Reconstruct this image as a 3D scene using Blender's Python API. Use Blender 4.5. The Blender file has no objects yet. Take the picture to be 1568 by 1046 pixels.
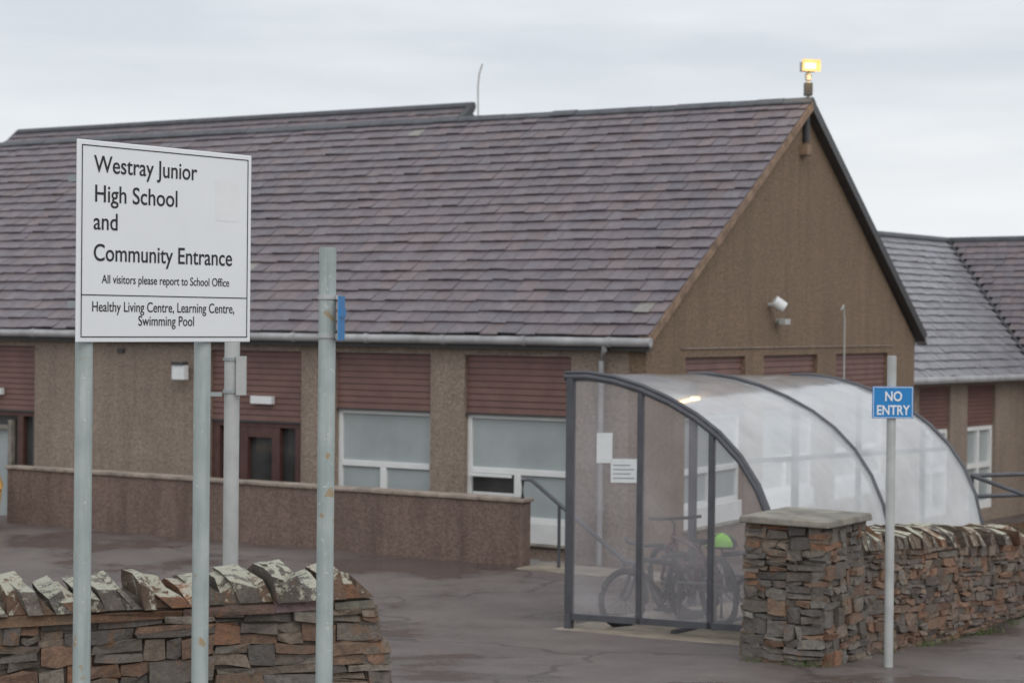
import bpy, bmesh, math, random
from mathutils import Vector, Matrix, noise as mnoise
ZS=2.89   # all heights below are written relative to eye level; shifted at the end
scene=bpy.context.scene
rnd=random.Random(7)

# ---------------------------------------------------------------- materials
def newmat(name):
    m=bpy.data.materials.new(name); m.use_nodes=True
    nt=m.node_tree; b=nt.nodes['Principled BSDF']
    return m,nt,b
def node(nt,t,**k):
    n=nt.nodes.new(t)
    for a,v in k.items(): setattr(n,a,v)
    return n
def coords(nt): return node(nt,'ShaderNodeTexCoord').outputs['Object']
def noise(nt,scale,detail=4,rough=.6,vec=None):
    n=node(nt,'ShaderNodeTexNoise'); n.inputs['Scale'].default_value=scale
    n.inputs['Detail'].default_value=detail; n.inputs['Roughness'].default_value=rough
    nt.links.new(vec if vec is not None else coords(nt),n.inputs['Vector'])
    return n.outputs['Fac']
def ramp(nt,fac,stops):
    r=node(nt,'ShaderNodeValToRGB'); e=r.color_ramp.elements
    while len(e)<len(stops): e.new(.5)
    for i,(p,c) in enumerate(stops):
        e[i].position=p; e[i].color=(c if len(c)==4 else (*c,1)) if isinstance(c,tuple) else (c,c,c,1)
    nt.links.new(fac,r.inputs['Fac']); return r.outputs['Color']
def mix(nt,fac,a,b,mode='MIX'):
    m=node(nt,'ShaderNodeMix',data_type='RGBA',blend_type=mode)
    def put(i,v):
        if isinstance(v,bpy.types.NodeSocket): nt.links.new(v,m.inputs[i])
        else: m.inputs[i].default_value=v if (not isinstance(v,tuple) or len(v)==4) else (*v,1)
    put(0,fac); put(6,a); put(7,b); return m.outputs[2]
def bump(nt,b,h,strength=.5,dist=.01):
    n=node(nt,'ShaderNodeBump'); n.inputs['Strength'].default_value=strength; n.inputs['Distance'].default_value=dist
    nt.links.new(h,n.inputs['Height']); nt.links.new(n.outputs['Normal'],b.inputs['Normal'])
def maprange(nt,fac,a,b_,c,d):
    n=node(nt,'ShaderNodeMapRange')
    for i,v in enumerate((a,b_,c,d)): n.inputs[i+1].default_value=v
    nt.links.new(fac,n.inputs[0]); return n.outputs[0]

def simple(name,col,rough=.5,metal=0,var=.25,scale=6,bmp=0):
    m,nt,b=newmat(name)
    f=noise(nt,scale,5)
    c=mix(nt,maprange(nt,f,.3,.7,0,1),tuple(x*(1-var) for x in col),tuple(min(1,x*(1+var)) for x in col))
    nt.links.new(c,b.inputs['Base Color']); b.inputs['Roughness'].default_value=rough; b.inputs['Metallic'].default_value=metal
    if bmp: bump(nt,b,noise(nt,scale*12,3),.4,bmp)
    return m

def harl(name,c1,c2,stain=.6):
    m,nt,b=newmat(name); co=coords(nt)
    big=noise(nt,.9,5,.65,co); fine=noise(nt,24,4,.75,co); vf=noise(nt,60,2,.7,co)
    mp=node(nt,'ShaderNodeMapping'); mp.inputs['Scale'].default_value=(3,3,.35); nt.links.new(co,mp.inputs[0])
    streak=noise(nt,1.6,5,.6,mp.outputs[0])
    c=mix(nt,maprange(nt,big,.3,.7,0,1),c1,c2)
    c=mix(nt,maprange(nt,streak,.46,.70,0,stain*.75),c,tuple(x*.5 for x in c1))
    c=mix(nt,maprange(nt,fine,.38,.66,0,.8),c,tuple(x*.38 for x in c1))
    c=mix(nt,maprange(nt,vf,.55,.75,0,.55),c,tuple(min(1,x*1.5+.03) for x in c1))
    nt.links.new(c,b.inputs['Base Color']); b.inputs['Roughness'].default_value=.9
    bump(nt,b,fine,1,.03); return m

def slate_mat(name,gloss=.45):
    m,nt,b=newmat(name)
    a=node(nt,'ShaderNodeAttribute',attribute_name='Col')
    f=noise(nt,9,5,.65); big=noise(nt,.35,3)
    c=mix(nt,maprange(nt,f,.3,.7,0,.35),a.outputs['Color'],(.085,.073,.083))
    c=mix(nt,maprange(nt,big,.4,.7,0,.25),c,(.19,.148,.152))
    l=noise(nt,6,6,.75)
    c=mix(nt,maprange(nt,l,.71,.76,0,.55),c,(.34,.33,.29))
    nt.links.new(c,b.inputs['Base Color'])
    nt.links.new(maprange(nt,f,.3,.7,gloss-.08,gloss+.12),b.inputs['Roughness'])
    bump(nt,b,noise(nt,30,4),.4,.004); return m

def stone_mat(name,lichen):
    m,nt,b=newmat(name)
    a=node(nt,'ShaderNodeAttribute',attribute_name='Col')
    f=noise(nt,20,6,.7); g=noise(nt,5,4,.6)
    c=mix(nt,maprange(nt,f,.38,.7,0,.65),a.outputs['Color'],(.06,.048,.04))
    c=mix(nt,maprange(nt,g,.5,.68,0,.5),c,(.165,.132,.10))
    o=noise(nt,7,5,.65)
    c=mix(nt,maprange(nt,o,.58,.68,0,.55),c,(.25,.12,.05))
    geo=node(nt,'ShaderNodeNewGeometry'); sp=node(nt,'ShaderNodeSeparateXYZ'); nt.links.new(geo.outputs['Normal'],sp.inputs[0])
    l=noise(nt,12,7,.75)
    if lichen>.5:
        ad=node(nt,'ShaderNodeMath',operation='MULTIPLY_ADD'); ad.inputs[1].default_value=.13; nt.links.new(sp.outputs['Z'],ad.inputs[0]); nt.links.new(l,ad.inputs[2]); l=ad.outputs[0]
        lo=.56
    else: lo=.68
    c=mix(nt,maprange(nt,l,lo,lo+.05,0,.85),c,(.55,.54,.43))
    l2=noise(nt,17,5,.7)
    c=mix(nt,maprange(nt,l2,.64,.69,0,.7*min(1,lichen+.25)),c,(.33,.32,.12))
    nt.links.new(c,b.inputs['Base Color']); b.inputs['Roughness'].default_value=.7
    bump(nt,b,f,1,.03); return m

M={}
M['harl']=harl('harl_facade',(.41,.325,.26),(.33,.262,.21))
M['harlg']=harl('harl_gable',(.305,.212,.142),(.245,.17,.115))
M['harlr']=harl('harl_low_wall',(.285,.195,.16),(.205,.15,.13),1.2)
M['slate']=slate_mat('slate',.46)
M['slate2']=slate_mat('slate_wet_sheen',.33)
M['stone']=stone_mat('rubble_stone',.15)
M['cope']=stone_mat('coping_stone',.75)
M['mortar']=simple('mortar',(.12,.10,.08),.9,0,.3,8,.01)
M['capc']=simple('cap_concrete',(.23,.21,.175),.7,0,.45,5,.005)
M['red']=simple('red_cladding',(.165,.088,.074),.6,0,.18,3)
M['redframe']=simple('red_frame',(.085,.04,.033),.5)
M['white']=simple('white_upvc',(.74,.75,.74),.4,0,.06,4)
M['gut']=simple('grey_gutter',(.36,.36,.365),.5,0,.25,3)
M['dark']=simple('dark_trim',(.055,.055,.058),.5,0,.2,5)
M['verge']=simple('verge_mortar',(.24,.16,.11),.8,0,.4,6)
M['wcap']=simple('wall_cope_mortar',(.28,.23,.19),.8,0,.4,5)
M['ridge']=simple('ridge_tile',(.085,.09,.10),.5,0,.25,4)
M['blind']=simple('window_blind',(.36,.40,.40),.15,0,.18,.8)
M['pane']=simple('dark_pane_and_gap',(.06,.062,.06),.08,0,.4,1.5)
M['galv']=simple('galvanised_clip',(.32,.36,.36),.5,.15,.16,4)
M['galv2']=simple('pale_post',(.46,.47,.46),.5,.1,.14,5)
M['frame']=simple('shelter_frame',(.095,.098,.11),.45,.2,.2,5)
M['black']=simple('black_text',(.02,.02,.022),.5)
M['signw']=simple('sign_white',(.83,.85,.87),.35,0,.02,3)
M['crest']=simple('faded_crest',(.828,.84,.845),.4,0,.02,12)
M['blue']=simple('sign_blue',(.015,.22,.55),.4,0,.06,3)
M['yellow']=simple('grit_yellow',(.55,.30,.06),.5,0,.2,3)
M['rubber']=simple('tyre_rubber',(.02,.02,.022),.7)
M['rim']=simple('dark_rim',(.07,.07,.075),.4,.3)
M['bikeA']=simple('bike_paint_dark',(.03,.03,.035),.3)
M['bikeB']=simple('bike_paint_red',(.10,.03,.03),.3)
M['hivis']=simple('hivis_green',(.35,.85,.08),.6)
M['slab']=simple('concrete_slab',(.30,.255,.20),.55,0,.4,2.5,.004)
M['paper']=simple('paper_notice',(.74,.76,.76),.5,0,.05,9)
M['grass']=simple('grass_blades',(.10,.13,.045),.7,0,.4,9)

m,nt,b=newmat('galvanised_rusty'); f=noise(nt,5,5); 
mp=node(nt,'ShaderNodeMapping'); mp.inputs['Scale'].default_value=(20,20,1.2); nt.links.new(coords(nt),mp.inputs[0])
st=noise(nt,1.5,5,.6,mp.outputs[0])
c=mix(nt,maprange(nt,f,.3,.7,0,1),(.33,.39,.38),(.46,.51,.50))
c=mix(nt,maprange(nt,st,.45,.7,0,.6),c,(.24,.29,.28))
r=noise(nt,13,4,.5); c=mix(nt,maprange(nt,r,.66,.71,0,.8),c,(.36,.24,.11))
w_=noise(nt,38,3,.6); c=mix(nt,maprange(nt,w_,.66,.70,0,.7),c,(.62,.63,.58))
nt.links.new(c,b.inputs['Base Color']); b.inputs['Roughness'].default_value=.5; M['rusty']=m

def poly(name,trans,col,rough=.15,tint=(.93,.94,.95,1),mot=.12):
    m,nt,b=newmat(name); out=nt.nodes['Material Output']
    nt.nodes.remove(b)
    t=node(nt,'ShaderNodeBsdfTransparent'); t.inputs[0].default_value=tint
    d=node(nt,'ShaderNodeBsdfDiffuse'); d.inputs[0].default_value=(*col,1)
    tl=node(nt,'ShaderNodeBsdfTranslucent'); tl.inputs[0].default_value=(*col,1)
    g=node(nt,'ShaderNodeBsdfGlossy'); g.inputs['Roughness'].default_value=rough; g.inputs[0].default_value=(.95,.95,.95,1)
    m1=node(nt,'ShaderNodeMixShader'); m1.inputs[0].default_value=.3; nt.links.new(d.outputs[0],m1.inputs[1]); nt.links.new(tl.outputs[0],m1.inputs[2])
    m3=node(nt,'ShaderNodeMixShader'); nt.links.new(m1.outputs[0],m3.inputs[1]); nt.links.new(t.outputs[0],m3.inputs[2])
    f=noise(nt,1.7,6,.6)
    nt.links.new(maprange(nt,f,.3,.7,trans-mot,trans+mot),m3.inputs[0])
    fr=node(nt,'ShaderNodeFresnel'); fr.inputs[0].default_value=1.58
    m2=node(nt,'ShaderNodeMixShader'); nt.links.new(fr.outputs[0],m2.inputs[0]); nt.links.new(m3.outputs[0],m2.inputs[1]); nt.links.new(g.outputs[0],m2.inputs[2])
    nt.links.new(m2.outputs[0],out.inputs[0]); return m
M['poly']=poly('polycarbonate_roof',.50,(.95,.97,.99),.12)
M['polyend']=poly('polycarbonate_end',.72,(.74,.72,.76),.1)

def emis(name,col,s):
    m,nt,b=newmat(name); b.inputs['Base Color'].default_value=(.12,.09,.05,1); b.inputs['Roughness'].default_value=.6
    b.inputs['Emission Color'].default_value=(*col,1); b.inputs['Emission Strength'].default_value=s; return m
M['lamp']=emis('lit_floodlight',(1,.80,.42),2.6)
M['lamp_halo']=emis('lamp_halo_rim',(1,.58,.20),1.0)  # glowing surround added to give the floodlight its orange halo
M['lamp2']=emis('lit_bulkhead',(1,.80,.5),2.0)

m,nt,b=newmat('wet_tarmac'); co=coords(nt)
agg=noise(nt,60,3,.75,co); mid=noise(nt,1.6,6,.65,co)
c=mix(nt,maprange(nt,mid,.3,.7,0,1),(.135,.108,.100),(.215,.180,.165))
c=mix(nt,maprange(nt,agg,.4,.7,0,.6),c,(.075,.060,.056))
pud=noise(nt,.6,7,.62,co)
c=mix(nt,maprange(nt,pud,.49,.56,0,.7),c,(.085,.065,.059))
vo=node(nt,'ShaderNodeTexVoronoi',feature='DISTANCE_TO_EDGE'); vo.inputs['Scale'].default_value=.28; 
wv=node(nt,'ShaderNodeVectorMath',operation='ADD'); nn=node(nt,'ShaderNodeTexNoise'); nn.inputs['Scale'].default_value=1.4; nt.links.new(co,nn.inputs['Vector']); nt.links.new(co,wv.inputs[0]); nt.links.new(nn.outputs['Color'],wv.inputs[1]); nt.links.new(wv.outputs[0],vo.inputs['Vector'])
c=mix(nt,maprange(nt,vo.outputs['Distance'],.004,.012,.6,0),c,(.05,.04,.038))
ln=node(nt,'ShaderNodeVectorMath',operation='LENGTH'); nt.links.new(co,ln.inputs[0])
gr=noise(nt,.6,6,.6,co)
grass=mix(nt,gr,(.05,.075,.02),(.10,.11,.045))
c=mix(nt,maprange(nt,ln.outputs['Value'],70,80,0,1),c,grass)
nt.links.new(c,b.inputs['Base Color'])
nt.links.new(maprange(nt,pud,.46,.58,.62,.22),b.inputs['Roughness'])
bp=node(nt,'ShaderNodeBump'); bp.inputs['Distance'].default_value=.012
nt.links.new(maprange(nt,pud,.49,.59,1,.15),bp.inputs['Strength']); nt.links.new(agg,bp.inputs['Height']); nt.links.new(bp.outputs[0],b.inputs['Normal'])
M['ground']=m

# ---------------------------------------------------------------- mesh builder
class MB:
    def __init__(s): s.v=[];s.f=[];s.c=[];s.mi=[];s.mats=[]
    def mat(s,k):
        if k not in s.mats: s.mats.append(k)
        return s.mats.index(k)
    def face(s,idx,k,col): s.f.append(idx); s.mi.append(s.mat(k)); s.c.append(col)
    def hexa(s,p,k,col=(.5,.5,.5)):
        n=len(s.v); s.v+=[tuple(q) for q in p]
        for q in ((0,3,2,1),(4,5,6,7),(0,1,5,4),(1,2,6,5),(2,3,7,6),(3,0,4,7)): s.face([n+i for i in q],k,col)
    def box(s,T,a0,a1,b0,b1,c0,c1,k,col=(.5,.5,.5)):
        s.hexa([T(a0,b0,c0),T(a1,b0,c0),T(a1,b1,c0),T(a0,b1,c0),T(a0,b0,c1),T(a1,b0,c1),T(a1,b1,c1),T(a0,b1,c1)],k,col)
    def prism(s,pts,off,k,col=(.5,.5,.5)):
        n=len(s.v); m=len(pts); s.v+=[tuple(p) for p in pts]; s.v+=[tuple(Vector(p)+Vector(off)) for p in pts]
        s.face(list(range(n,n+m)),k,col); s.face(list(range(n+2*m-1,n+m-1,-1)),k,col)
        for i in range(m): j=(i+1)%m; s.face([n+i,n+j,n+m+j,n+m+i],k,col)
    def loft(s,A,Bp,k,col):
        n=len(s.v); m=len(A); s.v+=[tuple(p) for p in A]+[tuple(p) for p in Bp]
        s.face(list(range(n,n+m)),k,col); s.face(list(range(n+2*m-1,n+m-1,-1)),k,col)
        for i in range(m): j=(i+1)%m; s.face([n+i,n+j,n+m+j,n+m+i],k,col)
    def tube(s,path,r,k,seg=10,col=(.5,.5,.5)):
        P=[Vector(p) for p in path]; n=len(s.v); closed=(P[0]-P[-1]).length<1e-6
        if closed: P=P[:-1]
        N=len(P)
        for i,p in enumerate(P):
            a=P[(i-1)%N] if (i>0 or closed) else p; b_=P[(i+1)%N] if (i<N-1 or closed) else p
            d=(b_-a).normalized(); up=Vector((0,0,1)) if abs(d.z)<.95 else Vector((1,0,0))
            x=d.cross(up).normalized(); y=x.cross(d)
            for j in range(seg):
                t=2*math.pi*j/seg; s.v.append(tuple(p+x*math.cos(t)*r+y*math.sin(t)*r))
        for i in range(N if closed else N-1):
            i2=(i+1)%N
            for j in range(seg):
                j2=(j+1)%seg; s.face([n+i*seg+j,n+i*seg+j2,n+i2*seg+j2,n+i2*seg+j],k,col)
        if not closed:
            s.face([n+j for j in range(seg)][::-1],k,col); s.face([n+(N-1)*seg+j for j in range(seg)],k,col)
    def done(s,name,parent=None,smooth=False,bevel=0,segs=2):
        me=bpy.data.meshes.new(name); me.from_pydata(s.v,[],s.f)
        for k in s.mats: me.materials.append(M[k])
        me.polygons.foreach_set('material_index',s.mi)
        ca=me.color_attributes.new('Col','FLOAT_COLOR','CORNER')
        buf=[]
        for f,c in zip(s.f,s.c): buf+=[c[0],c[1],c[2],1.0]*len(f)
        ca.data.foreach_set('color',buf)
        bm=bmesh.new(); bm.from_mesh(me); bmesh.ops.recalc_face_normals(bm,faces=bm.faces); bm.to_mesh(me); bm.free()
        o=bpy.data.objects.new(name,me); scene.collection.objects.link(o)
        if smooth:
            for p in me.polygons: p.use_smooth=True
            me.set_sharp_from_angle(angle=math.radians(40))
        if bevel:
            b_=o.modifiers.new('bevel','BEVEL'); b_.width=bevel; b_.segments=segs; b_.limit_method='ANGLE'
        if parent: o.parent=parent
        return o
def empty(name):
    e=bpy.data.objects.new(name,None); scene.collection.objects.link(e); e.empty_display_size=.3; return e
I=lambda x,y,z:Vector((x,y,z))
def mkframe(ox,oy,ax,ay,bx,by):
    return lambda a,b,z:Vector((ox+ax*a+bx*b, oy+ay*a+by*b, z))

# ---------------------------------------------------------------- ground
def sm(x,a,b):
    t=max(0,min(1,(x-a)/(b-a))); return t*t*(3-2*t)
def gz(x,y):
    z=-2.89+.07*max(0,18-max(y,5))
    q=(x-1.705)*.511+(y-24)*.86
    z-=.31*sm(q,-1.35,-1.0); z-=.8*sm(q,6,12)
    return z
xs=[-800,-400,-150,-70]+[-35+.35*i for i in range(201)]+[70,150,400,800]
ys=[-800,-300,-80,-20,0]+[4+.25*i for i in range(180)]+[55,70,150,400,900]
gv=[(x,y,gz(x,y)+(.012*mnoise.noise(Vector((x*.7,y*.7,0))) if abs(x)<40 and 0<y<55 else 0)) for y in ys for x in xs]; nx=len(xs)
gf=[(j*nx+i,j*nx+i+1,(j+1)*nx+i+1,(j+1)*nx+i) for j in range(len(ys)-1) for i in range(nx-1)]
me=bpy.data.meshes.new('ground'); me.from_pydata(gv,[],gf); me.materials.append(M['ground'])
for p in me.polygons: p.use_smooth=True
g=bpy.data.objects.new('ground',me); scene.collection.objects.link(g)

# ---------------------------------------------------------------- slates
def slates(mb,O,U,V,N,rows,rh,lo,hi,w,k,pal,rg):
    O,U,V,N=Vector(O),Vector(U),Vector(V),Vector(N)
    for r in range(rows):
        v0=r*rh-.015; v1=(r+1)*rh
        a=lo(r*rh); e=hi(r*rh)
        x=a-(w*.5 if r%2 else 0)-rg.random()*.03
        rowj=rg.uniform(.97,1.03)
        while x<e:
            ww=w*rg.uniform(.88,1.12)
            x0=max(a,x+.004); x1=min(e,x+ww-.004)
            if x1-x0>.03:
                c=rg.choice(pal); j=rowj*rg.uniform(.86,1.13)
                if rg.random()<.003: c=(.30,.29,.26)
                c=tuple(q*j for q in c)
                dv=rg.uniform(-.020,.014); l=.026+rg.uniform(0,.014); l2=l+rg.uniform(-.008,.008)
                def P(xx,vv,nn): return O+U*xx+V*vv+N*nn
                mb.hexa([P(x0,v0+dv,l-.022),P(x1,v0+dv,l2-.022),P(x1,v1,-.012),P(x0,v1,-.012),
                         P(x0,v0+dv,l),P(x1,v0+dv+rg.uniform(-.006,.006),l2),P(x1,v1,.004),P(x0,v1,.004)],k,c)
            x+=ww
PAL=[(.172,.146,.160),(.163,.139,.154),(.182,.151,.160),(.155,.138,.157),(.188,.150,.153),(.172,.153,.168)]
PAL_SHEEN=[(.24,.24,.26),(.26,.26,.28),(.22,.22,.24),(.25,.245,.26)]  # paler slate tones, with the roof's sheen put into the colour

# ---------------------------------------------------------------- main school building
B=mkframe(1.705,24,-.860,.511,.511,.860)
school=empty('school_building')
w=MB(); H='harl'
WT=-.21; WB=-3.7; t=.25
PT=-.43; PBt=-1.207
bays=[(1.087,2.716,'w'),(3.26,4.85,'w'),(5.44,7.1,'d'),(10.6,12.6,'d2'),(13.2,14.9,'w'),(15.4,17.1,'w')]
edges=[.25]
for a,b_,_ in bays: edges+=[a,b_]
edges.append(21)
for i in range(0,len(edges),2): w.box(B,edges[i],edges[i+1],0,t,WB,WT,H)
for a,b_,k in bays:
    w.box(B,a,b_,0.002,t,PT,WT,H)
    if k=='w': w.box(B,a,b_,.002,t,WB,-2.92,H)
w.box(B,.25,21,10.1,10.35,WB,WT,H); w.box(B,20.75,21,.25,10.1,WB,WT,H)
w.done('walls',school)
w=MB(); H='harlg'
def G(q,z): return B(0,q,z)
off=B(.25,0,0)-B(0,0,0)
W=10.35
w.prism([G(0,PT),G(W,PT),G(W,WT),G(W/2,3.26),G(0,WT)],off,H)
gb=[(1.149,3.107),(3.757,5.825),(6.6,9.0)]
e2=[0]; 
for a,b_ in gb: e2+=[a,b_]
e2.append(W)
for i in range(0,len(e2),2): w.box(B,0,.25,e2[i],e2[i+1],WB,PT,H)
for a,b_ in gb: w.box(B,.002,.25,a,b_,WB,-2.75,H)
w.box(B,-.02,0,1.0,9.2,-.32,-.30,'harl')
w.done('gable_wall',school)
cl=MB(); fr=MB(); gl=MB()
def panel(T,a,b_,z0,z1):
    n=max(3,round((z1-z0)/.085)); h=(z1-z0)/n
    for i in range(n):
        zb=z0+i*h
        cl.hexa([T(a,.055,zb+.004),T(b_,.055,zb+.004),T(b_,.12,zb+.004),T(a,.12,zb+.004),T(a,.068,zb+h-.003),T(b_,.068,zb+h-.003),T(b_,.12,zb+h-.003),T(a,.12,zb+h-.003)],'red')
    cl.box(T,a,b_,.12,.16,z0,z1,'dark')
    cl.box(T,a,b_,.03,.12,z0-.02,z0,'dark')
def window(T,a,b_,z0,z1,zt,ms,opn=False):
    fw=.065
    for x0,x1 in ((a,a+fw),(b_-fw,b_)): fr.box(T,x0,x1,.09,.17,z0,z1-.02,'white')
    for y0,y1 in ((z0,z0+.06),(z1-.07,z1-.02),(zt-.04,zt+.04)): fr.box(T,a+fw,b_-fw,.088,.168,y0,y1,'white')
    for mx in ms: fr.box(T,mx-.05,mx+.05,.086,.166,z0+.06,zt-.04,'white')
    gl.box(T,a+fw,b_-fw,.13,.14,zt+.04,z1-.07,'blind')
    gl.box(T,a+fw,b_-fw,.13,.14,z0+.06,zt-.04,'blind')
    fr.box(T,a,b_,.03,.20,z0-.27,z0-.002,'white')
    fr.box(T,a-.03,b_+.03,-.05,.2,z0-.30,z0-.272,'capc')
Tg=lambda a,d,z:B(d,a,z)
for i,(a,b_,k) in enumerate(bays):
    if k=='w':
        panel(B,a,b_,PBt,PT); mid=a+(b_-a)*.52
        window(B,a,b_,-2.62,PBt,-1.97,[mid])
        if i==0:
            x0,x1=mid+.06,b_-.08
            gl.box(B,x0,x1,.115,.12,-2.26,-2.02,'pane')  # dark sheet stands in for the shaded gap under the open sash
            fr.box(B,x0,x1,.02,.06,-2.05,-2.01,'white')
            fr.box(B,x0,x1,.10,.112,-2.30,-2.26,'white')
    else:
        panel(B,a,b_,-1.44,PT)
        gl.box(B,a,b_,.16,.17,-3.3,-1.44,'pane')
        fr.box(B,a,b_,.06,.14,-1.53,-1.461,'redframe')
        if k=='d':
            for x in (a,a+.42,a+1.0,b_-.14):
                fr.box(B,x,x+.14,.055,.15,-3.3,-1.53,'redframe')
            fr.box(B,a+.56,a+1.0,.058,.15,-1.68,-1.53,'redframe')
            fr.box(B,a+.56,a+1.0,.058,.15,-3.3,-2.4,'redframe')
        else:
            fr.box(B,a+.02,a+.10,.06,.15,-3.3,-1.53,'dark'); fr.box(B,a+.3,a+.42,.06,.15,-3.3,-1.53,'redframe')
            fr.box(B,a+.55,a+.62,.05,.15,-3.3,-1.6,'capc'); fr.box(B,a+.62,b_,.055,.15,-1.75,-1.68,'capc')
            gl.box(B,a+.62,b_,.15,.155,-3.3,-1.75,'blind')
for a,b_ in gb:
    panel(Tg,a,b_,PBt,PT); window(Tg,a,b_,-2.45,PBt,-1.97,[a+(b_-a)*.5])
cl.done('cladding_panels',school); fr.done('window_and_door_frames',school,bevel=.005,segs=1); gl.done('glazing',school)
# roof
ro=MB()
e=Vector(B(0,-.2,-.145)); rdg=Vector(B(0,W/2,3.37)); V=(rdg-e); L=V.length; V/=L
U=Vector((-.860,.511,0)).normalized(); N=U.cross(V); 
if N.z<0: N=-N
rows=24; rh=L/rows
slates(ro,e,U,V,N,rows,rh,lambda v:-.13,lambda v:20.5,.262,'slate',PAL,rnd)
def slab(mb,p0,p1,p2,p3,th,k):
    d=Vector((0,0,-th)); P=[Vector(p) for p in (p0,p1,p2,p3)]
    mb.hexa([p+d for p in P]+P,k)
slab(ro,B(-.11,-.19,-.18),B(20.5,-.19,-.18),B(20.5,W/2,3.325),B(-.11,W/2,3.325),.06,'dark')
slab(ro,B(-.11,W/2+.001,3.325),B(20.5,W/2+.001,3.325),B(20.5,W+.2,-.18),B(-.11,W+.2,-.18),.06,'dark')
e_b=Vector(B(0,W+.2,-.145)); Vb=(rdg-e_b).normalized(); Nb=U.cross(Vb); Nb=Nb if Nb.z>0 else -Nb
slates(ro,e_b,U,Vb,Nb,rows,rh,lambda v:-.13,lambda v:20.5,.262,'slate',PAL,rnd)
ro.done('slate_roof',school)
tr=MB()
s=-.14
while s<20.5:
    l=.44; c=s; dz_=rnd.uniform(-.008,.008)
    tr.prism([B(c,W/2-.13,3.33+dz_),B(c,W/2-.12,3.36+dz_),B(c,W/2-.03,3.425+dz_),B(c,W/2+.03,3.425+dz_),B(c,W/2+.12,3.36+dz_),B(c,W/2+.13,3.33)],B(c+l,0,0)-B(c,0,0),'ridge'); s+=l+.006
tr.hexa([B(-.15,-.2,-.27),B(0.02,-.2,-.27),B(.02,W/2,3.23),B(-.15,W/2,3.23),B(-.15,-.2,-.15),B(.02,-.2,-.15),B(.02,W/2,3.355),B(-.15,W/2,3.355)],'verge')
tr.hexa([B(-.15,W/2+.002,3.22),B(.02,W/2+.002,3.22),B(.02,W+.22,-.30),B(-.15,W+.22,-.30),B(-.15,W/2+.002,3.40),B(.02,W/2+.002,3.40),B(.02,W+.22,-.12),B(-.15,W+.22,-.12)],'dark')
tr.box(B,-.10,20.5,-.13,-.10,-.34,-.18,'dark'); tr.box(B,-.1,20.5,-.10,0.0,-.33,-.30,'dark')
tr.done('ridge_and_verges',school)
gt=MB()
gt.tube([B(-.16,-.20,-.225),B(20.5,-.20,-.225)],.060,'gut',12)
s=.4
while s<20:
    gt.tube([B(s,-.20,-.225),B(s+.06,-.20,-.225)],.070,'gut',12); s+=1.25
gt.tube([B(.5,-.2,-.26),B(.5,-.2,-.33),B(.608,-.07,-.47),B(.608,-.07,-3.3)],.038,'gut',10)
for z in (-.8,-1.6,-2.4): gt.tube([B(.608,-.07,z),B(.608,-.07,z+.06)],.047,'gut',10)
gt.tube([B(-.16,W+.2,-.225),B(20.5,W+.2,-.225)],.062,'gut',12)
gt.done('gutters_and_downpipe',school,smooth=True)
ft=MB()
ft.box(B,5.95,6.33,-.03,.05,-1.19,-1.08,'paper')
ft.box(B,11.3,11.7,-.03,.05,-1.2,-1.1,'paper')
ft.tube([B(7.5,-.02,-.72),B(7.5,-.16,-.72)],.03,'dark',8)
ft.box(B,7.39,7.62,-.24,-.14,-.87,-.66,'paper'); ft.box(B,7.39,7.62,-.26,-.14,-.66,-.61,'dark')
ft.box(B,8.75,8.87,-.04,0,-.50,-.44,'dark')
ft.tube([B(0,3.9,.30),B(-.14,3.9,.32)],.03,'galv2',8); ft.tube([B(-.10,3.86,.36),B(-.22,3.95,.26)],.085,'paper',14)
ft.tube([B(0,4.2,.05),B(-.12,4.15,.06)],.05,'galv2',10); ft.box(B,-.2,-.1,4.05,4.25,.02,.10,'galv2')
ft.tube([B(-.05,5.15,3.15),B(-.05,5.15,2.75)],.05,'dark',8); ft.box(B,-.13,0,5.0,5.2,2.55,2.7,'verge')
ft.tube([B(-.25,6.15,.25),B(-.25,6.25,.33),B(-.25,6.3,.1),B(-.25,6.3,-1.3)],.014,'galv2',8)
A=B(-.06,W/2,0); ax,ay=A.x,A.y
ft.tube([(ax,ay,3.35),(ax,ay,3.85)],.028,'galv2',8)
ft.box(mkframe(ax,ay,1,0,0,1),-.06,.06,-.06,.06,3.45,3.64,'dark')
ft.tube([(ax,ay,3.68),(ax,ay,3.78)],.05,'galv2',8)
fx=mkframe(ax,ay-.03,.97,.2,-.2,.97)
ft.box(fx,-.11,.11,-.05,.09,3.81,3.95,'galv2')
ft.done('wall_fittings',school,smooth=False,bevel=.008,segs=2)
lm=MB(); lm.box(fx,-.085,.085,-.075,-.069,3.845,3.925,'lamp')
# splayed glowing flare added round the lens, standing in for its halo
def halo_flare(p,q):
    lm.hexa([fx(p[0],-.051,p[1]),fx(q[0],-.051,q[1]),fx(q[0]*1.22,-.12,3.885+(q[1]-3.885)*1.25),fx(p[0]*1.22,-.12,3.885+(p[1]-3.885)*1.25),
             fx(p[0]*1.05,-.047,3.885+(p[1]-3.885)*1.06),fx(q[0]*1.05,-.047,3.885+(q[1]-3.885)*1.06),fx(q[0]*1.28,-.12,3.885+(q[1]-3.885)*1.34),fx(p[0]*1.28,-.12,3.885+(p[1]-3.885)*1.34)],'lamp_halo')
cs=[(-.115,3.82),(.115,3.82),(.115,3.95),(-.115,3.95)]
for i in range(4): halo_flare(cs[i],cs[(i+1)%4])
lm.box(fx,-.112,.112,-.066,-.052,3.823,3.947,'lamp_halo')
lm.done('lit_floodlight_lens_and_halo',school)
pl=bpy.data.lights.new('floodlight_bulb','POINT'); pl.energy=9; pl.color=(1,.66,.30); pl.shadow_soft_size=.06
po=bpy.data.objects.new('floodlight_bulb',pl); scene.collection.objects.link(po); q=fx(0,-.24,3.84); po.location=q; po.parent=school
an=MB(); a0=B(5.75,W/2,0)
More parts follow.
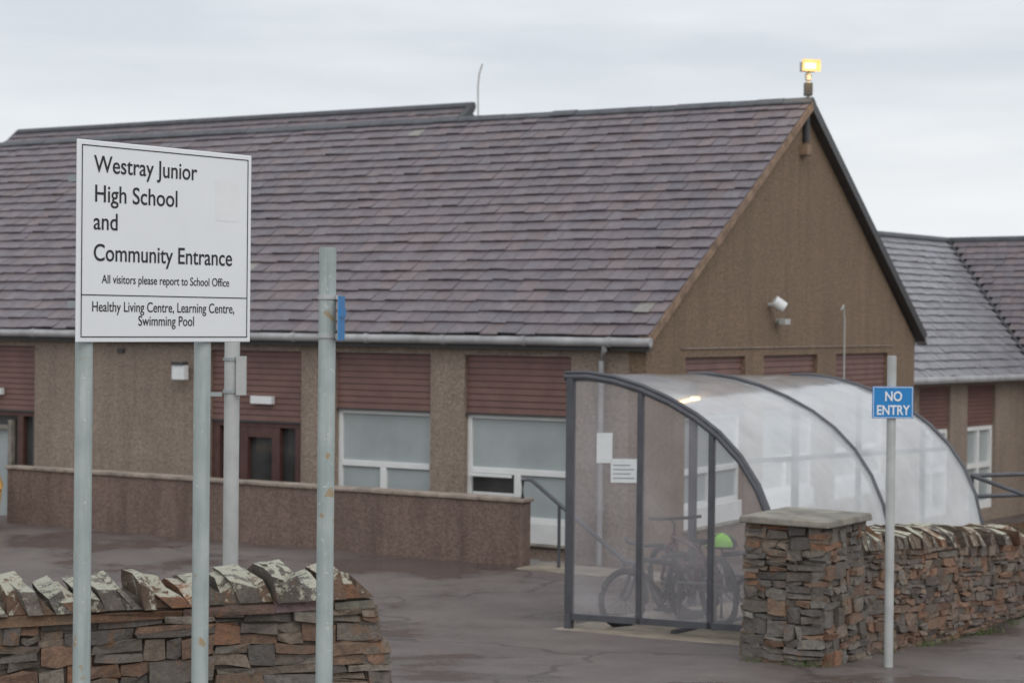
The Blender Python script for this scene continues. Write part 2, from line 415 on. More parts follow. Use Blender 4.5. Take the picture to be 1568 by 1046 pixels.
an.tube([(a0.x,a0.y,3.35),(a0.x-.01,a0.y,3.9),(a0.x+.01,a0.y,4.12),(a0.x+.06,a0.y,4.28)],.014,'galv2',8)
an.done('aerial_pole',school,smooth=True)

rear=MB(); q0=W/2+7; hw=5.6; rz=4.52; ez=.6
s0,s1=10.3,23.3
def R(s,q,z): return B(s,q,z)
rear.prism([R(s0,q0-hw,ez),R(s0,q0+hw,ez),R(s0,q0+hw,-4.2),R(s0,q0-hw,-4.2)],B(s1+4,0,0)-B(s0,0,0),'harl')
rear.prism([R(s0+.05,q0-hw,ez+.01),R(s0+.05,q0+hw,ez+.01),R(s0+.05,q0,rz-.08)],B(.3,0,0)-B(0,0,0),'dark')
eo=Vector(R(s0,q0-hw-.1,ez-.02)); ro_=Vector(R(s0,q0,rz)); Vr=ro_-eo; Lr=Vr.length; Vr/=Lr; Nr=U.cross(Vr); Nr=Nr if Nr.z>0 else -Nr
slates(rear,eo,U,Vr,Nr,25,Lr/25,lambda v:-.1,lambda v:(s1-s0)+4.0*(1-v/Lr)*.35,.262,'slate',PAL,rnd)
hp=4*.35
rear.hexa([R(s0,q0-hw,ez-.1),R(s1+hp,q0-hw,ez-.1),R(s1+hp,q0+hw,ez-.1),R(s0,q0+hw,ez-.1),R(s0,q0-.01,rz-.04),R(s1,q0-.01,rz-.04),R(s1,q0+.01,rz-.04),R(s0,q0+.01,rz-.04)],'ridge')
rear.tube([R(s0-.1,q0,rz+.01),R(s1,q0,rz+.01),R(s1+hp,q0-.3,rz-1.2)],.09,'ridge',8)
rear.hexa([R(s0-.12,q0-hw,ez-.1),R(s0+.02,q0-hw,ez-.1),R(s0+.02,q0,rz-.1),R(s0-.12,q0,rz-.1),R(s0-.12,q0-hw,ez+.06),R(s0+.02,q0-hw,ez+.06),R(s0+.02,q0,rz+.07),R(s0-.12,q0,rz+.07)],'dark')
rear.done('rear_wing',school)

# ---------------------------------------------------------------- far right building
far=empty('school_annexe')
F=mkframe(7.6,36,.62,.785,-.785,.62)
ez=-.97; rz=2.09; fb_w=MB()
fbays=[(-3.6,-2.1),(-1.3,.2),(.95,2.35),(3.15,4.5)]
ed=[-6]
for a,b_ in fbays: ed+=[a,b_]
ed.append(9)
for i in range(0,len(ed),2): fb_w.box(F,ed[i],ed[i+1],.3,.55,-4.6,ez-.06,'harl')
for a,b_ in fbays:
    fb_w.box(F,a,b_,.302,.55,-1.18,ez-.06,'harl'); fb_w.box(F,a,b_,.302,.55,-4.6,-3.75,'harl')
    for i in range(10):
        h=.085; z0=-2.03+i*h
        fb_w.hexa([F(a,.355,z0+.004),F(b_,.355,z0+.004),F(b_,.45,z0+.004),F(a,.45,z0+.004),F(a,.368,z0+h-.003),F(b_,.368,z0+h-.003),F(b_,.45,z0+h-.003),F(a,.45,z0+h-.003)],'red')
    fb_w.box(F,a,b_,.45,.5,-2.03,-1.18,'dark')
    for x0,x1 in ((a,a+.08),(b_-.08,b_),((a+b_)/2-.05,(a+b_)/2+.05)): fb_w.box(F,x0,x1,.37,.47,-3.75,-2.03,'white')
    for z0,z1 in ((-3.75,-3.6),(-2.12,-2.03),(-2.9,-2.8)): fb_w.box(F,a+.08,b_-.08,.368,.472,z0,z1,'white')
    fb_w.box(F,a,b_,.43,.44,-3.6,-2.12,'blind')
fb_w.box(F,-6,9,8,8.2,-4.6,ez,'harl'); fb_w.box(F,-6,-5.8,.55,8,-4.6,ez,'harl')
fb_w.done('walls',far)
rf=MB()
O=Vector(F(0,0,ez)); Uf=Vector((.62,.785,0)).normalized(); Vf=Vector(F(0,4,rz))-O; Lf=Vf.length; Vf/=Lf; Nf=Uf.cross(Vf); Nf=Nf if Nf.z>0 else -Nf
slates(rf,O,Uf,Vf,Nf,20,Lf/20,lambda v:-6,lambda v:5.95+4*v/Lf,.262,'slate2',PAL_SHEEN,rnd)
slab(rf,F(-6,0,ez-.03),F(5.95,0,ez-.03),F(9.95,4,rz-.05),F(-6,4,rz-.05),.05,'dark')
slab(rf,F(-6,4,rz-.02),F(14,4,rz-.02),F(14,8.2,ez),F(-6,8.2,ez),.05,'ridge')
O2=Vector(F(5.95,0,ez)); Uw=-(Vector(F(0,1,0))-Vector(F(0,0,0))).normalized()
Vw=(Vector(F(9.95,0,rz))-O2); Lw=Vw.length; Vw/=Lw; Nw=Uw.cross(Vw); Nw=Nw if Nw.z>0 else -Nw
slates(rf,O2,Uw,Vw,Nw,20,Lw/20,lambda v:-4*v/Lw,lambda v:7,.262,'slate',PAL,rnd)
slab(rf,F(5.95,0,ez-.03),F(5.95,-7,ez-.03),F(9.95,-7,rz-.05),F(9.95,4,rz-.05),.05,'dark')
slab(rf,F(9.96,-7,rz-.03),F(9.96,4,rz-.03),F(14,4,ez),F(14,-7,ez),.05,'ridge')
rf.tube([F(-6,4,rz+.02),F(9.95,4,rz+.02),F(9.95,-7,rz+.02)],.09,'ridge',8)
rf.tube([F(5.95,0,ez+.03),F(9.95,4,rz+.03)],.035,'dark',6)
rf.tube([F(-6,-.05,ez-.06),F(5.9,-.05,ez-.06),F(5.9,-7,ez-.06)],.07,'gut',8)
rf.box(F,-6,5.95,.05,.3,ez-.12,ez-.07,'dark')
rf.box(F,6.2,13.8,-6.8,.2,-4.6,ez-.1,'harl')
rf.done('slate_roof',far)

# ---------------------------------------------------------------- low harled wall
lw=MB(); QF=-2.11
lw.box(B,.56,9.02,QF,QF+.2,-3.4,-2.13,'harlr')
s=.53
while s<9.0:
    e_=min(s+rnd.uniform(.55,.65),9.05); lw.box(B,s,e_-.006,QF-.03,QF+.23,-2.13,-2.085+rnd.uniform(-.005,.005),'wcap'); s=e_
lw.done('harled_boundary_wall',bevel=.012)
pv=MB()
for i in range(3): pv.box(B,.50-.62*(i+1)+.01,.50-.62*i,-2.35,-1.72,-3.0,-2.872,'slab')
pv.done('pavement',bevel=.01)
hr=MB()
hr.tube([B(.62,QF+.1,-2.1),B(.62,QF+.1,-1.87),B(.5,QF+.1,-1.86),B(-.8,QF+.0,-2.72),B(-.95,QF,-2.74)],.025,'frame',8)
hr.tube([B(-.8,QF,-2.72),B(-.8,QF,-2.95)],.022,'frame',8)
hr.tube([B(.1,QF+.07,-2.13),B(.1,QF+.07,-2.95)],.02,'frame',8)
hr.done('ramp_handrail',smooth=True)
gbm=MB(); T=mkframe(-7.36,26.0,.97,.25,-.25,.97)
gbm.hexa([T(-.3,-.25,-2.9),T(.3,-.25,-2.9),T(.3,.25,-2.9),T(-.3,.25,-2.9),T(-.36,-.3,-2.35),T(.36,-.3,-2.35),T(.36,.3,-2.35),T(-.36,.3,-2.35)],'yellow')
gbm.hexa([T(-.38,-.33,-2.34),T(.38,-.33,-2.34),T(.38,.32,-2.34),T(-.38,.32,-2.34),T(-.3,-.2,-2.06),T(.3,-.2,-2.06),T(.3,.3,-2.1),T(-.3,.3,-2.1)],'yellow')
gbm.done('grit_bin',bevel=.03)

# ---------------------------------------------------------------- rubble walls
SP=[(.20,.175,.145),(.175,.15,.13),(.16,.145,.135),(.21,.165,.125),(.23,.15,.10),(.27,.135,.075),(.185,.16,.135),(.24,.21,.17),(.13,.12,.11),(.22,.17,.13),(.25,.15,.10)]
SPR=[(.24,.165,.12),(.21,.155,.12),(.28,.15,.09),(.18,.15,.13),(.22,.19,.155),(.15,.125,.11),(.26,.19,.14),(.25,.14,.09)]
def courses(mb,P,t0,t1,z0,z1,rg,pal,rmin=.045,rmax=.12,wmin=.10,wmax=.38,depth=.12,sec=(.45,1.0),prot=1.0):
    s0=t0
    while s0<t1-.001:
        s1_=min(t1,s0+rg.uniform(*sec))
        if t1-s1_<.25: s1_=t1
        skew=rg.uniform(-.05,.05)
        z=z0
        while z<z1-.01:
            h=min(rmin+(rmax-rmin)*rg.random()**1.3,z1-z)
            if z1-(z+h)<.03: h=z1-z
            t=s0
            while t<s1_-.01:
                l=rg.uniform(wmin,wmax)*(.75 if h>.09 else 1.1); a=t; b_=min(t+l,s1_)
                if s1_-b_<.07: b_=s1_
                g=.003
                j0=lambda k: rg.uniform(-k,k)
                sub=2 if (h>.075 and rg.random()<.4) else 1
                fs=[0,1] if sub==1 else [0,rg.uniform(.35,.65),1]
                for q in range(sub):
                    o=rg.uniform(-.035,.015)*prot; c=rg.choice(pal); j=rg.uniform(.72,1.32); c=tuple(x*j for x in c)
                    za=z+h*fs[q]; zb_=z+h*fs[q+1]; hh=zb_-za
                    def zz(tt,v): return v+skew*(tt-s0)*(1 if z0+.02<v<z1-.02 else 0)
                    k=.014
                    mid=(a+b_)/2+j0(.03)
                    pts=[(a+g+j0(k),zz(a,za)+g+j0(k)),(mid,zz(mid,za)+g+j0(k*.8)-.004),(b_-g+j0(k),zz(b_,za)+g+j0(k)),
                         (b_-g+j0(k),zz(b_,zb_)-g+j0(k)-hh*.1*rg.random()),(mid+j0(.05),zz(mid,zb_)-g+j0(k*.8)),(a+g+j0(k),zz(a,zb_)-g+j0(k)-hh*.1*rg.random())]
                    fo=[o+j0(.014) for _ in pts]
                    front=[P(x_,fo[i],y_) for i,(x_,y_) in enumerate(pts)]
                    back=[P(x_,depth,y_) for x_,y_ in pts]
                    mb.loft(front,back,'stone',c)
                t=b_
            z+=h
        s0=s1_
def coping(mb,P,t0,t1,z,thick,rg,pal,hmin=.15,hmax=.24,lean=.09,wmin=.04,wmax=.14):
    t=t0; ln=lean
    while t<t1:
        l=rg.uniform(wmin,wmax); h=rg.uniform(hmin,hmax); c=rg.choice(pal); j=rg.uniform(.75,1.45); c=tuple(x*j for x in c)
        d0=-.02+rg.uniform(-.06,.04); d1=thick+rg.uniform(-.02,.04); jj=lambda k=.016: rg.uniform(-k,k)
        ln=lean+rg.uniform(-.06,.05)
        def prof(tt,sc):
            hs=[h*sc*rg.uniform(.35,.8),h*sc*rg.uniform(.75,1.02),h*sc*rg.uniform(.9,1.0),h*sc*rg.uniform(.5,.8)]
            f=lambda hh: tt+ln*hh/h
            return [P(f(0),d0,z),P(f(0),d1,z),P(f(hs[3])+jj(),d1-.01,z+hs[3]),P(f(hs[2])+jj(),d0+(d1-d0)*.68+jj(.03),z+hs[2]),P(f(hs[1])+jj(),d0+(d1-d0)*.3+jj(.04),z+hs[1]),P(f(hs[0])+jj(),d0+.01+jj(.025),z+hs[0])]
        mb.loft(prof(t,1),prof(t+l-.002,rg.uniform(.75,1.08)),'cope',c); t+=l
rg=random.Random(23)
lwst=empty('stone_wall')
a=MB(); PW=mkframe(-.80,11.1,-.915,-.402,-.402,.915); TH=.46
zt=-1.60; zb=-2.75
def PF(t,d,z): return PW(t-(.22*(zt-z)/1.0)*max(0,1-t/.6),d-.05*(zt-z),z)
courses(a,PF,0,6.2,zb,zt-.06,rg,SP,.04,.15,.10,.42)
t_=0
while t_<6.2:
    l=rg.uniform(.2,.55); c=tuple(x*rg.uniform(.7,1.0) for x in rg.choice(SP)); th=rg.uniform(.035,.065); j=lambda k=.025: rg.uniform(-k,k)
    a.hexa([PW(t_+.004,-.04+j(),zt-.07),PW(t_+l-.004,-.04+j(),zt-.07),PW(t_+l-.004,TH+.03,zt-.07),PW(t_+.004,TH+.03,zt-.07),
            PW(t_+.004,-.035+j(),zt-.07+th),PW(t_+l-.004,-.035+j(),zt-.07+th+j(.008)),PW(t_+l-.004,TH+.03,zt-.07+th),PW(t_+.004,TH+.03,zt-.07+th)],'stone',c); t_+=l
PB=lambda t,d,z: PW(t,TH-d,z)
courses(a,PB,0,6.2,zb,zt-.06,rg,SP,.05,.13,.14,.45)
def PE(t,d,z): return PW(d-.22*(zt-z),t-.05*(zt-z)*(1-t/TH),z)
courses(a,PE,0,TH,zb,zt-.06,rg,SP,.05,.13,.14,.3,.15)
coping(a,PW,.0,6.2,zt-.01,TH,rg,SP,.12,.225,.08)
a.hexa([PW(.10-.2,.02-.05,zb),PW(6.2,-.02,zb),PW(6.2,TH-.04,zb),PW(-.1,TH-.04,zb),PW(.06,.03,zt+.05),PW(6.2,.03,zt+.05),PW(6.2,TH-.04,zt+.05),PW(.06,TH-.04,zt+.05)],'mortar')
a.done('rubble_and_coping',lwst,bevel=.006,segs=2)
rwst=empty('stone_wall'); a=MB()
PR=mkframe(2.84,15.50,.559,.829,-.829,.559)
def PRs(t,d,z): return PR(t,d,z-.078*t*min(1,max(0,(z+2.85)/.3)))
zt=-1.82
courses(a,PRs,0,9,-2.85,zt,rg,SPR,.03,.11,.08,.32,prot=.7)
courses(a,lambda t,d,z:PRs(t,.42-d,z),0,9,-2.85,zt,rg,SPR,.05,.12,.14,.4)
coping(a,PRs,.02,9,zt-.01,.42,rg,SPR,.14,.21,-.09)
a.hexa([PRs(0,.02,-3.1),PRs(9,.02,-3.1),PRs(9,.38,-3.1),PRs(0,.38,-3.1),PRs(0,.02,zt+.04),PRs(9,.02,zt+.04),PRs(9,.38,zt+.04),PRs(0,.38,zt+.04)],'mortar')
a.done('rubble_and_coping',rwst,bevel=.005,segs=2)
pier=empty('stone_gate_pier'); a=MB()
PP=mkframe(2.47,14.9,.559,.829,-.829,.559)
zc=-1.585; LA,LB=.76,.66; zb=-2.85
f=lambda z:.05*(zc-z)
SPP=SP+[(.21,.195,.175),(.24,.225,.20),(.19,.175,.16),(.21,.195,.175),(.20,.185,.165)]
for fn,tl in ((lambda t,d,z:PP(d-f(z),t,z),LB),(lambda t,d,z:PP(t,d-f(z),z),LA),(lambda t,d,z:PP(t,LB+f(z)-d,z),LA),(lambda t,d,z:PP(LA-d,t,z),LB)):
    courses(a,fn,-.02,tl+.02,zb,zc,rg,SPP,.04,.14,.09,.28,.12,(.25,.5),prot=.8)
a.box(PP,.02,LA-.02,.02,LB-.02,zb,zc,'mortar')
a.done('rubble',pier,bevel=.006)
a=MB(); a.hexa([PP(-.07,-.07,zc),PP(LA+.05,-.07,zc),PP(LA+.05,LB+.06,zc),PP(-.07,LB+.06,zc),PP(-.06,-.06,zc+.055),PP(LA+.04,-.06,zc+.06),PP(LA+.04,LB+.05,zc+.065),PP(-.06,LB+.05,zc+.055)],'capc')
a.done('cap_slab',pier,bevel=.012)
# grass tufts at the foot of the walls (one object)
gt_=MB(); gr_=random.Random(5)
def tuft(x,y,n,hgt):
    z=gz(x,y)
    for _ in range(n):
        px,py=x+gr_.gauss(0,.035),y+gr_.gauss(0,.03); an_=gr_.uniform(0,6.28); h=hgt*gr_.uniform(.5,1.2); lx,ly=gr_.gauss(0,.03),gr_.gauss(0,.03)
        n0=len(gt_.v); w_2=.004
        gt_.v+=[(px-math.cos(an_)*w_2,py-math.sin(an_)*w_2,z-.01),(px+math.cos(an_)*w_2,py+math.sin(an_)*w_2,z-.01),(px+lx,py+ly,z+h)]
        gt_.face([n0,n0+1,n0+2],'grass',(.5,.5,.5))
for _ in range(26):
    t_=gr_.uniform(0,4.5); q=PR(t_,-.07,0); tuft(q.x,q.y,gr_.randint(8,26),.06)
for _ in range(7): q=PP(-.10,gr_.uniform(0,.66),0); tuft(q.x,q.y,14,.05)
gt_.done('grass_tufts')

# ---------------------------------------------------------------- cycle shelter
sh=empty('cycle_shelter')
def S(a_,p,h): return Vector((.56+.6*a_+.8*p, 17.87+.8*a_-.6*p, -2.89+h-.02*a_+.045*p))
prof=[(-.06,2.39),(.2,2.385),(.5,2.335),(.8,2.25),(1.1,2.13),(1.38,1.985),(1.62,1.82),(1.84,1.61),(2.02,1.36),(2.15,1.08),(2.225,.78),(2.26,.45),(2.27,.12)]
LN=4.42
fm=MB()
for ai in (0,LN/2,LN): fm.tube([S(ai,p,h) for p,h in prof],.034,'frame',8)
for ai in (0,LN/2,LN): fm.tube([S(ai,p*1.004,h+.042) for p,h in prof],.020,'frame',6)
for ai in (0,LN/2,LN): fm.tube([S(ai,2.27,.12),S(ai,2.27,-.1)],.035,'frame',8)
def hat(p):
    for (p0,h0),(p1,h1) in zip(prof,prof[1:]):
        if p0<=p<=p1: return h0+(h1-h0)*(p-p0)/(p1-p0)
for ai in (0,LN):
    fm.box(S,ai-.03,ai+.03,-.03,.04,-.02,2.385,'frame')
    for p in (.79,1.55): fm.box(S,ai-.02,ai+.025,p-.025,p+.025,.1,hat(p),'frame')
    fm.box(S,ai-.02,ai+.022,.04,2.25,.10,.16,'frame')
    for p in (0,.79,1.55): fm.box(S,ai-.05,ai+.05,p-.05,p+.07,-.03,.02,'frame')
fm.box(S,LN/2-.03,LN/2+.03,-.03,.04,-.02,2.385,'frame')
for p,h in ((-.05,2.37),(2.27,.16)): fm.tube([S(0,p,h),S(LN,p,h)],.028,'frame',8)
fm.tube([S(0,1.84,1.60),S(LN,1.84,1.60)],.024,'frame',8)
fm.tube([S(.1,1.1,.03),S(LN-.1,1.1,.03)],.03,'frame',8)
for k in range(5):
    a_=.5+k*.8; fm.tube([S(a_,.9,.0),S(a_,.9,.45),S(a_,1.3,.45),S(a_,1.3,0)],.02,'frame',6)
fm.done('steel_frame',sh)
pc=MB(); na=13; np_=len(prof)
for i in range(na):
    for p,h in prof: pc.v.append(tuple(S(i*LN/(na-1),p*1.004,h+.03+.006*math.sin(i*2.6+p*3))))
for i in range(na-1):
    for j in range(np_-1): pc.face([i*np_+j,i*np_+j+1,(i+1)*np_+j+1,(i+1)*np_+j],'poly',(.5,.5,.5))
pc.done('roof_sheets',sh,smooth=True)
pe=MB()
for ai in (0,LN):
    pts=[S(ai,p,h-.01) for p,h in prof if p>=0]; pts=[S(ai,.02,.14),S(ai,.02,2.37)]+pts+[S(ai,2.26,.14)]
    n=len(pe.v); pe.v+=[tuple(p) for p in pts]; pe.face(list(range(n,n+len(pts))),'polyend',(.5,.5,.5))
pe.done('end_panels',sh)
nt_=MB()
nt_.box(S,-.012,-.004,.31,.48,1.58,1.86,'paper'); nt_.box(S,-.012,-.004,.47,.76,1.40,1.62,'paper')
for i in range(4): nt_.box(S,-.016,-.013,.50,.73-.04*(i%2),1.44+i*.04,1.448+i*.04,'galv')
nt_.done('notices',sh)
lb=MB(); lb.tube([S(.95,.75,2.17),S(1.08,.75,2.17)],.022,'lamp2',10); lb.done('lit_bulkhead',sh)
sl=MB(); sl.hexa([S(-.25,-.1,-.2),S(-.25,2.45,-.2),S(LN,2.45,-.2),S(LN,-.1,-.2),S(-.25,-.1,.018),S(-.25,2.45,.018),S(LN,2.45,.06),S(LN,-.1,.06)],'slab'); sl.done('concrete_base',sh,bevel=.01)

# ---------------------------------------------------------------- bicycles
def bicycle(x,y,z,dx,dy,r,paint,lean=.06,flip=1):
    L=math.hypot(dx,dy); dx/=L; dy/=L
    nx_,ny_=-dy,dx
    def T(a_,b_,h): return Vector((x+dx*a_+nx_*(b_+lean*h), y+dy*a_+ny_*(b_+lean*h), z+h))
    root=empty('bicycle'); wb=r*3.05; m1=MB(); m2=MB(); m3=MB()
    for c in (-wb/2,wb/2):
        m1.tube([T(c+math.cos(t)*r*.96,0,r+math.sin(t)*r*.96) for t in [i*2*math.pi/28 for i in range(28)]+[0]],.03,'rubber',8)
        m3.tube([T(c+math.cos(t)*r*.87,0,r+math.sin(t)*r*.87) for t in [i*2*math.pi/28 for i in range(28)]+[0]],.010,'rim',6)
        m3.tube([T(c,-.04,r),T(c,.04,r)],.018,'rim',8)
        for k in range(14):
            t=k*2*math.pi/14; m3.tube([T(c,.02*(-1)**k,r),T(c+math.cos(t)*r*.86,0,r+math.sin(t)*r*.86)],.0022,'rim',4)
    rear=T(-wb/2,0,r); bb=T(-wb*.07,0,r*.92); seat=T(-wb*.19,0,r*2.3); st=T(-wb*.17,0,r*2.1)
    ht=T(wb*.30,0,r*2.45); hb=T(wb*.335,0,r*2.1); fr_=T(wb/2,0,r)
    for p in ([bb,st],[st,ht+(hb-ht)*.3],[bb,hb],[ht,hb]): m2.tube(p,.027,paint,8)
    for sgn in (-1,1):
        o=Vector((nx_,ny_,0))*.05*sgn
        m2.tube([bb+o*.6,rear+o],.014,paint,6); m2.tube([st+o*.3,rear+o],.013,paint,6); m2.tube([hb+o,fr_+o],.019,paint,6)
    m2.tube([hb+Vector((nx_,ny_,0))*.05,hb-Vector((nx_,ny_,0))*.05],.015,paint,6)
    m2.tube([st,seat],.013,'rim',6); m2.tube([ht,T(wb*.29,0,r*2.7),T(wb*.34,0,r*2.8)],.013,'rim',6)
    hc=(wb*.34,r*2.8)
    m1.tube([T(hc[0]-.08,-.29,hc[1]+.04),T(hc[0],-.14,hc[1]+.02),T(hc[0],.14,hc[1]+.02),T(hc[0]-.08,.29,hc[1]+.04)],.016,'rubber',8)
    sx=-wb*.19
    m1.hexa([T(sx-.13,-.075,r*2.3),T(sx+.14,-.02,r*2.3),T(sx+.14,.02,r*2.3),T(sx-.13,.075,r*2.3),T(sx-.14,-.07,r*2.3+.05),T(sx+.13,-.015,r*2.3+.035),T(sx+.13,.015,r*2.3+.035),T(sx-.14,.07,r*2.3+.05)],'rubber')
    cr=[T(-wb*.07+math.cos(t)*.08,.05,r*.92+math.sin(t)*.08) for t in [i*math.pi/8 for i in range(16)]+[0]]
    m3.tube(cr,.008,'rim',6)
    m3.tube([T(-wb*.07,.06,r*.92),T(-wb*.07+.12,.07,r*.92-.1)],.010,'rubber',6); m3.tube([T(-wb*.07,-.06,r*.92),T(-wb*.07-.12,-.07,r*.92+.1)],.010,'rubber',6)
    for pp in (T(-wb*.07+.12,.11,r*.92-.1),T(-wb*.07-.12,-.11,r*.92+.1)): m3.box(mkframe(pp.x,pp.y,dx,dy,nx_,ny_),-.04,.04,-.04,.04,pp.z-.01,pp.z+.01,'rubber')
    m1.done('tyres_bar_saddle',root,smooth=True); m2.done('frame',root,smooth=True); m3.done('wheels_and_cranks',root,smooth=True)
    return seat
bicycle(1.42,18.15,-2.86,-.55,-.35,.27,'bikeA')
bicycle(1.78,18.35,-2.85,-.35,.75,.33,'bikeB',.05)
st_=bicycle(2.18,18.30,-2.84,.75,-.5,.29,'bikeA')
# helmet resting on the saddle of the third bicycle
hm=MB(); rr=.13; hx=st_+Vector((0,0,.03)); segs=14; rings=6
for i in range(rings+1):
    ph=i/rings*math.pi/2
    for j in range(segs):
        th=2*math.pi*j/segs; rj=rr*(1+.08*(j%2))
        hm.v.append((hx.x+math.cos(th)*rj*1.2*math.cos(ph),hx.y+math.sin(th)*rj*math.cos(ph),hx.z+rr*.95*math.sin(ph)))
for i in range(rings):
    for j in range(segs): j2=(j+1)%segs; hm.face([i*segs+j,i*segs+j2,(i+1)*segs+j2,(i+1)*segs+j],'hivis' if j%4 else 'rubber',(.5,.5,.5))
hm.done('cycle_helmet',smooth=True)

rl=MB()
for z in (-1.84,-2.1): rl.tube([(5.75,23.6,z),(8.6,24.6,z+.02)],.028,'frame',8)
for i in range(4): x=5.75+i*.92; y=23.6+i*.32; rl.tube([(x,y,-1.84),(x,y,-3.3)],.028,'frame',8)
rl.tube([(5.75,23.6,-1.84),(6.6,22.6,-2.15),(6.6,22.6,-3.1)],.028,'frame',8)
rl.done('metal_railing',smooth=True)

# ---------------------------------------------------------------- posts and signs
def capped_post(x,y,ztop,r,k,parent=None,name='post'):
    p=MB(); zb=gz(x,y)-.15
    p.tube([(x,y,zb),(x,y,ztop-.01)],r,k,20); p.tube([(x,y,ztop-.01),(x,y,ztop)],r*.93,k,20)
    return p.done(name,parent,smooth=True)
ss=empty('school_entrance_sign')
xd=Vector((.6414,.767,0)); nd=Vector((.767,-.6414,0)); P0=Vector((-1.955,8.5,0))
def SG(t,d,z): return P0+xd*t+nd*d+Vector((0,0,z))
Ws=1.043; zt_,zb_=.807,-.105; Hs=zt_-zb_
p=MB(); p.box(SG,0,Ws,-.012,0,zb_,zt_,'signw'); p.done('panel',ss,bevel=.004)
p=MB(); bw=.0045; ins=.022
for (a0,a1,z0,z1) in ((ins,Ws-ins,zt_-ins-bw,zt_-ins),(ins,Ws-ins,zb_+ins,zb_+ins+bw),(ins,ins+bw,zb_+ins+bw,zt_-ins-bw),(Ws-ins-bw,Ws-ins,zb_+ins+bw,zt_-ins-bw)):
    p.box(SG,a0,a1,.0005,.002,z0,z1,'black')
zl=zt_-.768*Hs; p.box(SG,ins+bw,Ws-ins-bw,.0005,.002,zl,zl+bw,'black')
p.done('border_lines',ss)
p=MB(); p.box(SG,.78*Ws,.92*Ws,.0004,.0012,zt_-.36*Hs,zt_-.14*Hs,'crest'); p.done('faded_crest',ss)
for t,nm in ((.088,'post_1'),(.79,'post_2')):
    q=SG(t,-.06,0); 
    capped_post(q.x,q.y,.76,.040 if t<.5 else .041,'rusty',ss,nm)
for nm,tt in (('clamp_1',.088),('clamp_2',.79)):
    p=MB()
    for z in (.62,.05): p.box(SG,tt-.06,tt+.06,-.105,-.012,z,z+.03,'galv')
    p.done(nm,ss)
rot=Matrix(((xd.x,0,nd.x),(xd.y,0,nd.y),(0,1,0))).to_4x4()
def text(s,parent,org,rotm,size,width,mat,off=0,align='LEFT',name='lettering'):
    c=bpy.data.curves.new(name,'FONT'); c.body=s; c.size=size; c.extrude=.0006; c.offset=off; c.align_x=align
    c.materials.append(M[mat]); o=bpy.data.objects.new(name,c); scene.collection.objects.link(o)
    bpy.context.view_layer.update()
    sx=width/max(.001,o.dimensions.x) if width else 1
    o.matrix_world=Matrix.Translation(org)@rotm@Matrix.Diagonal((sx,1,1,1)); 
    o.parent=parent; return o
cap=.110
for s_,a0,a1,fr_,sz in (('Westray Junior',.0863,.668,.156,cap),('High School',.0863,.5455,.302,cap),('and',.084,.2135,.44,cap),('Community Entrance',.084,.878,.595,cap),
    ('All visitors please report to School Office',.132,.8655,.706,.056),('Healthy Living Centre, Learning Centre,',.078,.894,.847,.066),('Swimming Pool',.333,.653,.916,.066)):
    text(s_,ss,SG(a0*Ws,.0012,zt_-fr_*Hs),rot,sz,(a1-a0)*Ws,'black',.0008 if sz>.1 else .0002)
e1=empty('direction_sign_post'); capped_post(-.84,8.6,.335,.039,'rusty',e1)
p=MB()
for z in (.10,-.075): p.tube([(-.84,8.6,z),(-.84,8.6,z+.018)],.045,'galv2',20)
for z in (.10,-.075): p.box(I,-.80,-.782,8.57,8.60,z,z+.018,'galv2')
p.done('clips',e1)
p=MB(); T=mkframe(-.778,8.50,.0,1,-1,.0)
p.box(T,-.02,.26,-.004,.002,-.085,.115,'blue'); p.box(T,-.02,.26,.002,.004,-.085,.115,'galv')
p.box(T,-.021,.26,-.010,-.004,.02,.06,'blue'); p.done('plate',e1)
e2_=empty('gate_post'); capped_post(-1.735,11.75,-.05,.048,'galv2',e2_)
p=MB()
for z in (-.25,-.45): p.tube([(-1.735,11.75,z),(-1.735,11.75,z+.02)],.056,'galv',20)
p.box(I,-1.70,-1.64,11.68,11.72,-.46,-.22,'galv2')
p.box(I,-1.90,-1.79,11.70,11.72,-.47,-.445,'galv')
p.done('hinge_bracket',e2_)
ne=empty('no_entry_sign'); X,Y=2.985,14.87
capped_post(X,Y,-.225,.036,'galv2',ne)
T=mkframe(X,Y-.05,.995,.1,-.1,.995)
p=MB(); p.box(T,-.165,.165,-.004,.004,-.715,-.465,'blue'); p.done('plate',ne,bevel=.002)
p=MB()
for a0,a1,z0,z1 in ((-.158,.158,-.474,-.470),(-.158,.158,-.710,-.706),(-.158,-.154,-.706,-.474),(.154,.158,-.706,-.474)): p.box(T,a0,a1,-.007,-.005,z0,z1,'signw')
p.done('border',ne)
p=MB()
for z in (-.53,-.66): p.box(T,-.05,.05,.005,.09,z,z+.025,'galv')
p.done('clamps',ne)
xr=Vector((.995,.1,0)); nr=Vector((.1,-.995,0)); rot2=Matrix(((xr.x,0,nr.x),(xr.y,0,nr.y),(0,1,0))).to_4x4()
for s_,w_,z in (('NO',.135,-.577),('ENTRY',.265,-.685)):
    q=T(-w_/2,-.0065,z); text(s_,ne,q,rot2,.105,w_,'signw',.002)

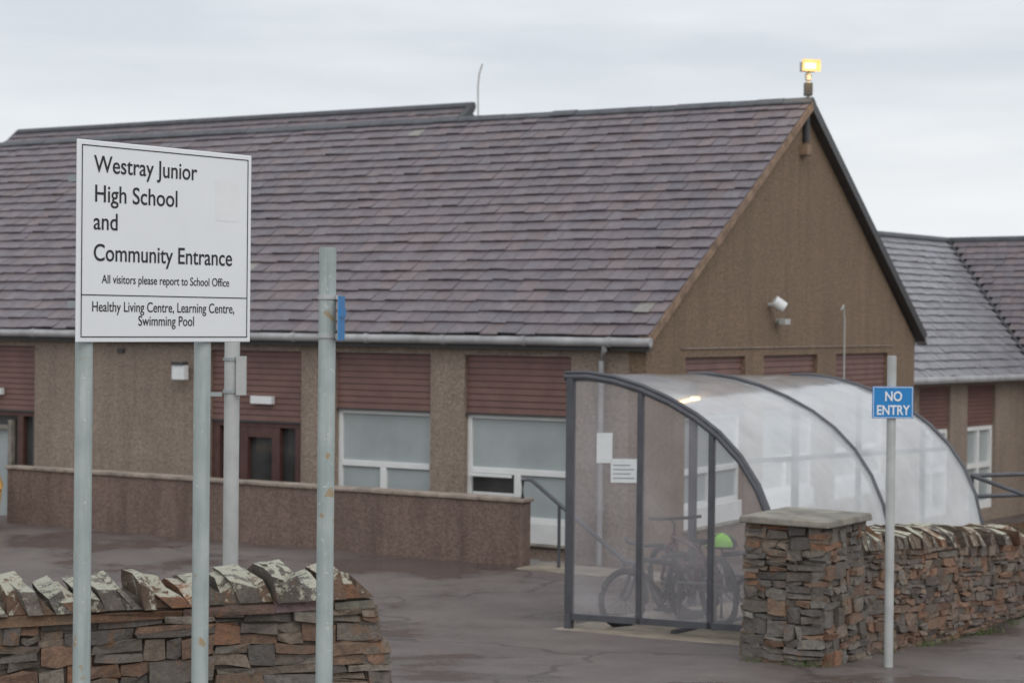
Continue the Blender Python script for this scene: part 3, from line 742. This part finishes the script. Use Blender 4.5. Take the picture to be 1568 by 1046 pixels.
# ---------------------------------------------------------------- world & light
wd=bpy.data.worlds.new('World'); scene.world=wd; wd.use_nodes=True; nt=wd.node_tree
bg=nt.nodes['Background']; out=nt.nodes['World Output']
sky=node(nt,'ShaderNodeTexSky',sky_type='NISHITA'); sky.sun_disc=False; sky.sun_elevation=math.radians(42); sky.sun_rotation=math.radians(160)
sky.dust_density=4; sky.air_density=1.2
nt.links.new(sky.outputs[0],bg.inputs[0]); bg.inputs[1].default_value=.10
tc=node(nt,'ShaderNodeTexCoord').outputs['Generated']
mp=node(nt,'ShaderNodeMapping'); mp.inputs['Scale'].default_value=(2.0,2.0,11); mp.inputs['Rotation'].default_value=(0,.05,0); mp.inputs['Location'].default_value=(.7,.2,.35); nt.links.new(tc,mp.inputs[0])
cn=noise(nt,1.7,5,.5,mp.outputs[0])
cc=ramp(nt,cn,[(.36,(.61,.65,.70)),(.50,(.71,.74,.775)),(.64,(.83,.85,.87))])
sep=node(nt,'ShaderNodeSeparateXYZ'); nt.links.new(tc,sep.inputs[0])
cc=mix(nt,maprange(nt,sep.outputs['Z'],.04,.14,.75,0),cc,(.86,.875,.89))
bg2=node(nt,'ShaderNodeBackground'); nt.links.new(cc,bg2.inputs[0]); bg2.inputs[1].default_value=1.18
mx=node(nt,'ShaderNodeMixShader'); mx.inputs[0].default_value=.9
nt.links.new(bg.outputs[0],mx.inputs[1]); nt.links.new(bg2.outputs[0],mx.inputs[2]); nt.links.new(mx.outputs[0],out.inputs[0])
sd=bpy.data.lights.new('sun','SUN'); sd.energy=.9; sd.angle=math.radians(45); sd.color=(1,.975,.95)
so=bpy.data.objects.new('sun',sd); scene.collection.objects.link(so)
so.rotation_euler=(math.radians(48),0,math.radians(20))

for o in list(scene.objects):
    if o.parent is None and o.type in ('MESH','EMPTY'): o.location.z+=ZS

cd=bpy.data.cameras.new('camera'); cam=bpy.data.objects.new('camera',cd); scene.collection.objects.link(cam)
cd.lens=66.58; cd.sensor_width=36; cd.clip_end=3000; cd.clip_start=.1
cam.matrix_world=Matrix.Translation((0,0,ZS))@Matrix.Rotation(math.radians(90-.553),4,'X')@Matrix.Rotation(.010,4,'Z')
cd.dof.use_dof=True; cd.dof.focus_distance=9.2; cd.dof.aperture_fstop=4.2
scene.camera=cam
scene.view_settings.view_transform='Standard'; scene.view_settings.look='None'; scene.view_settings.exposure=0
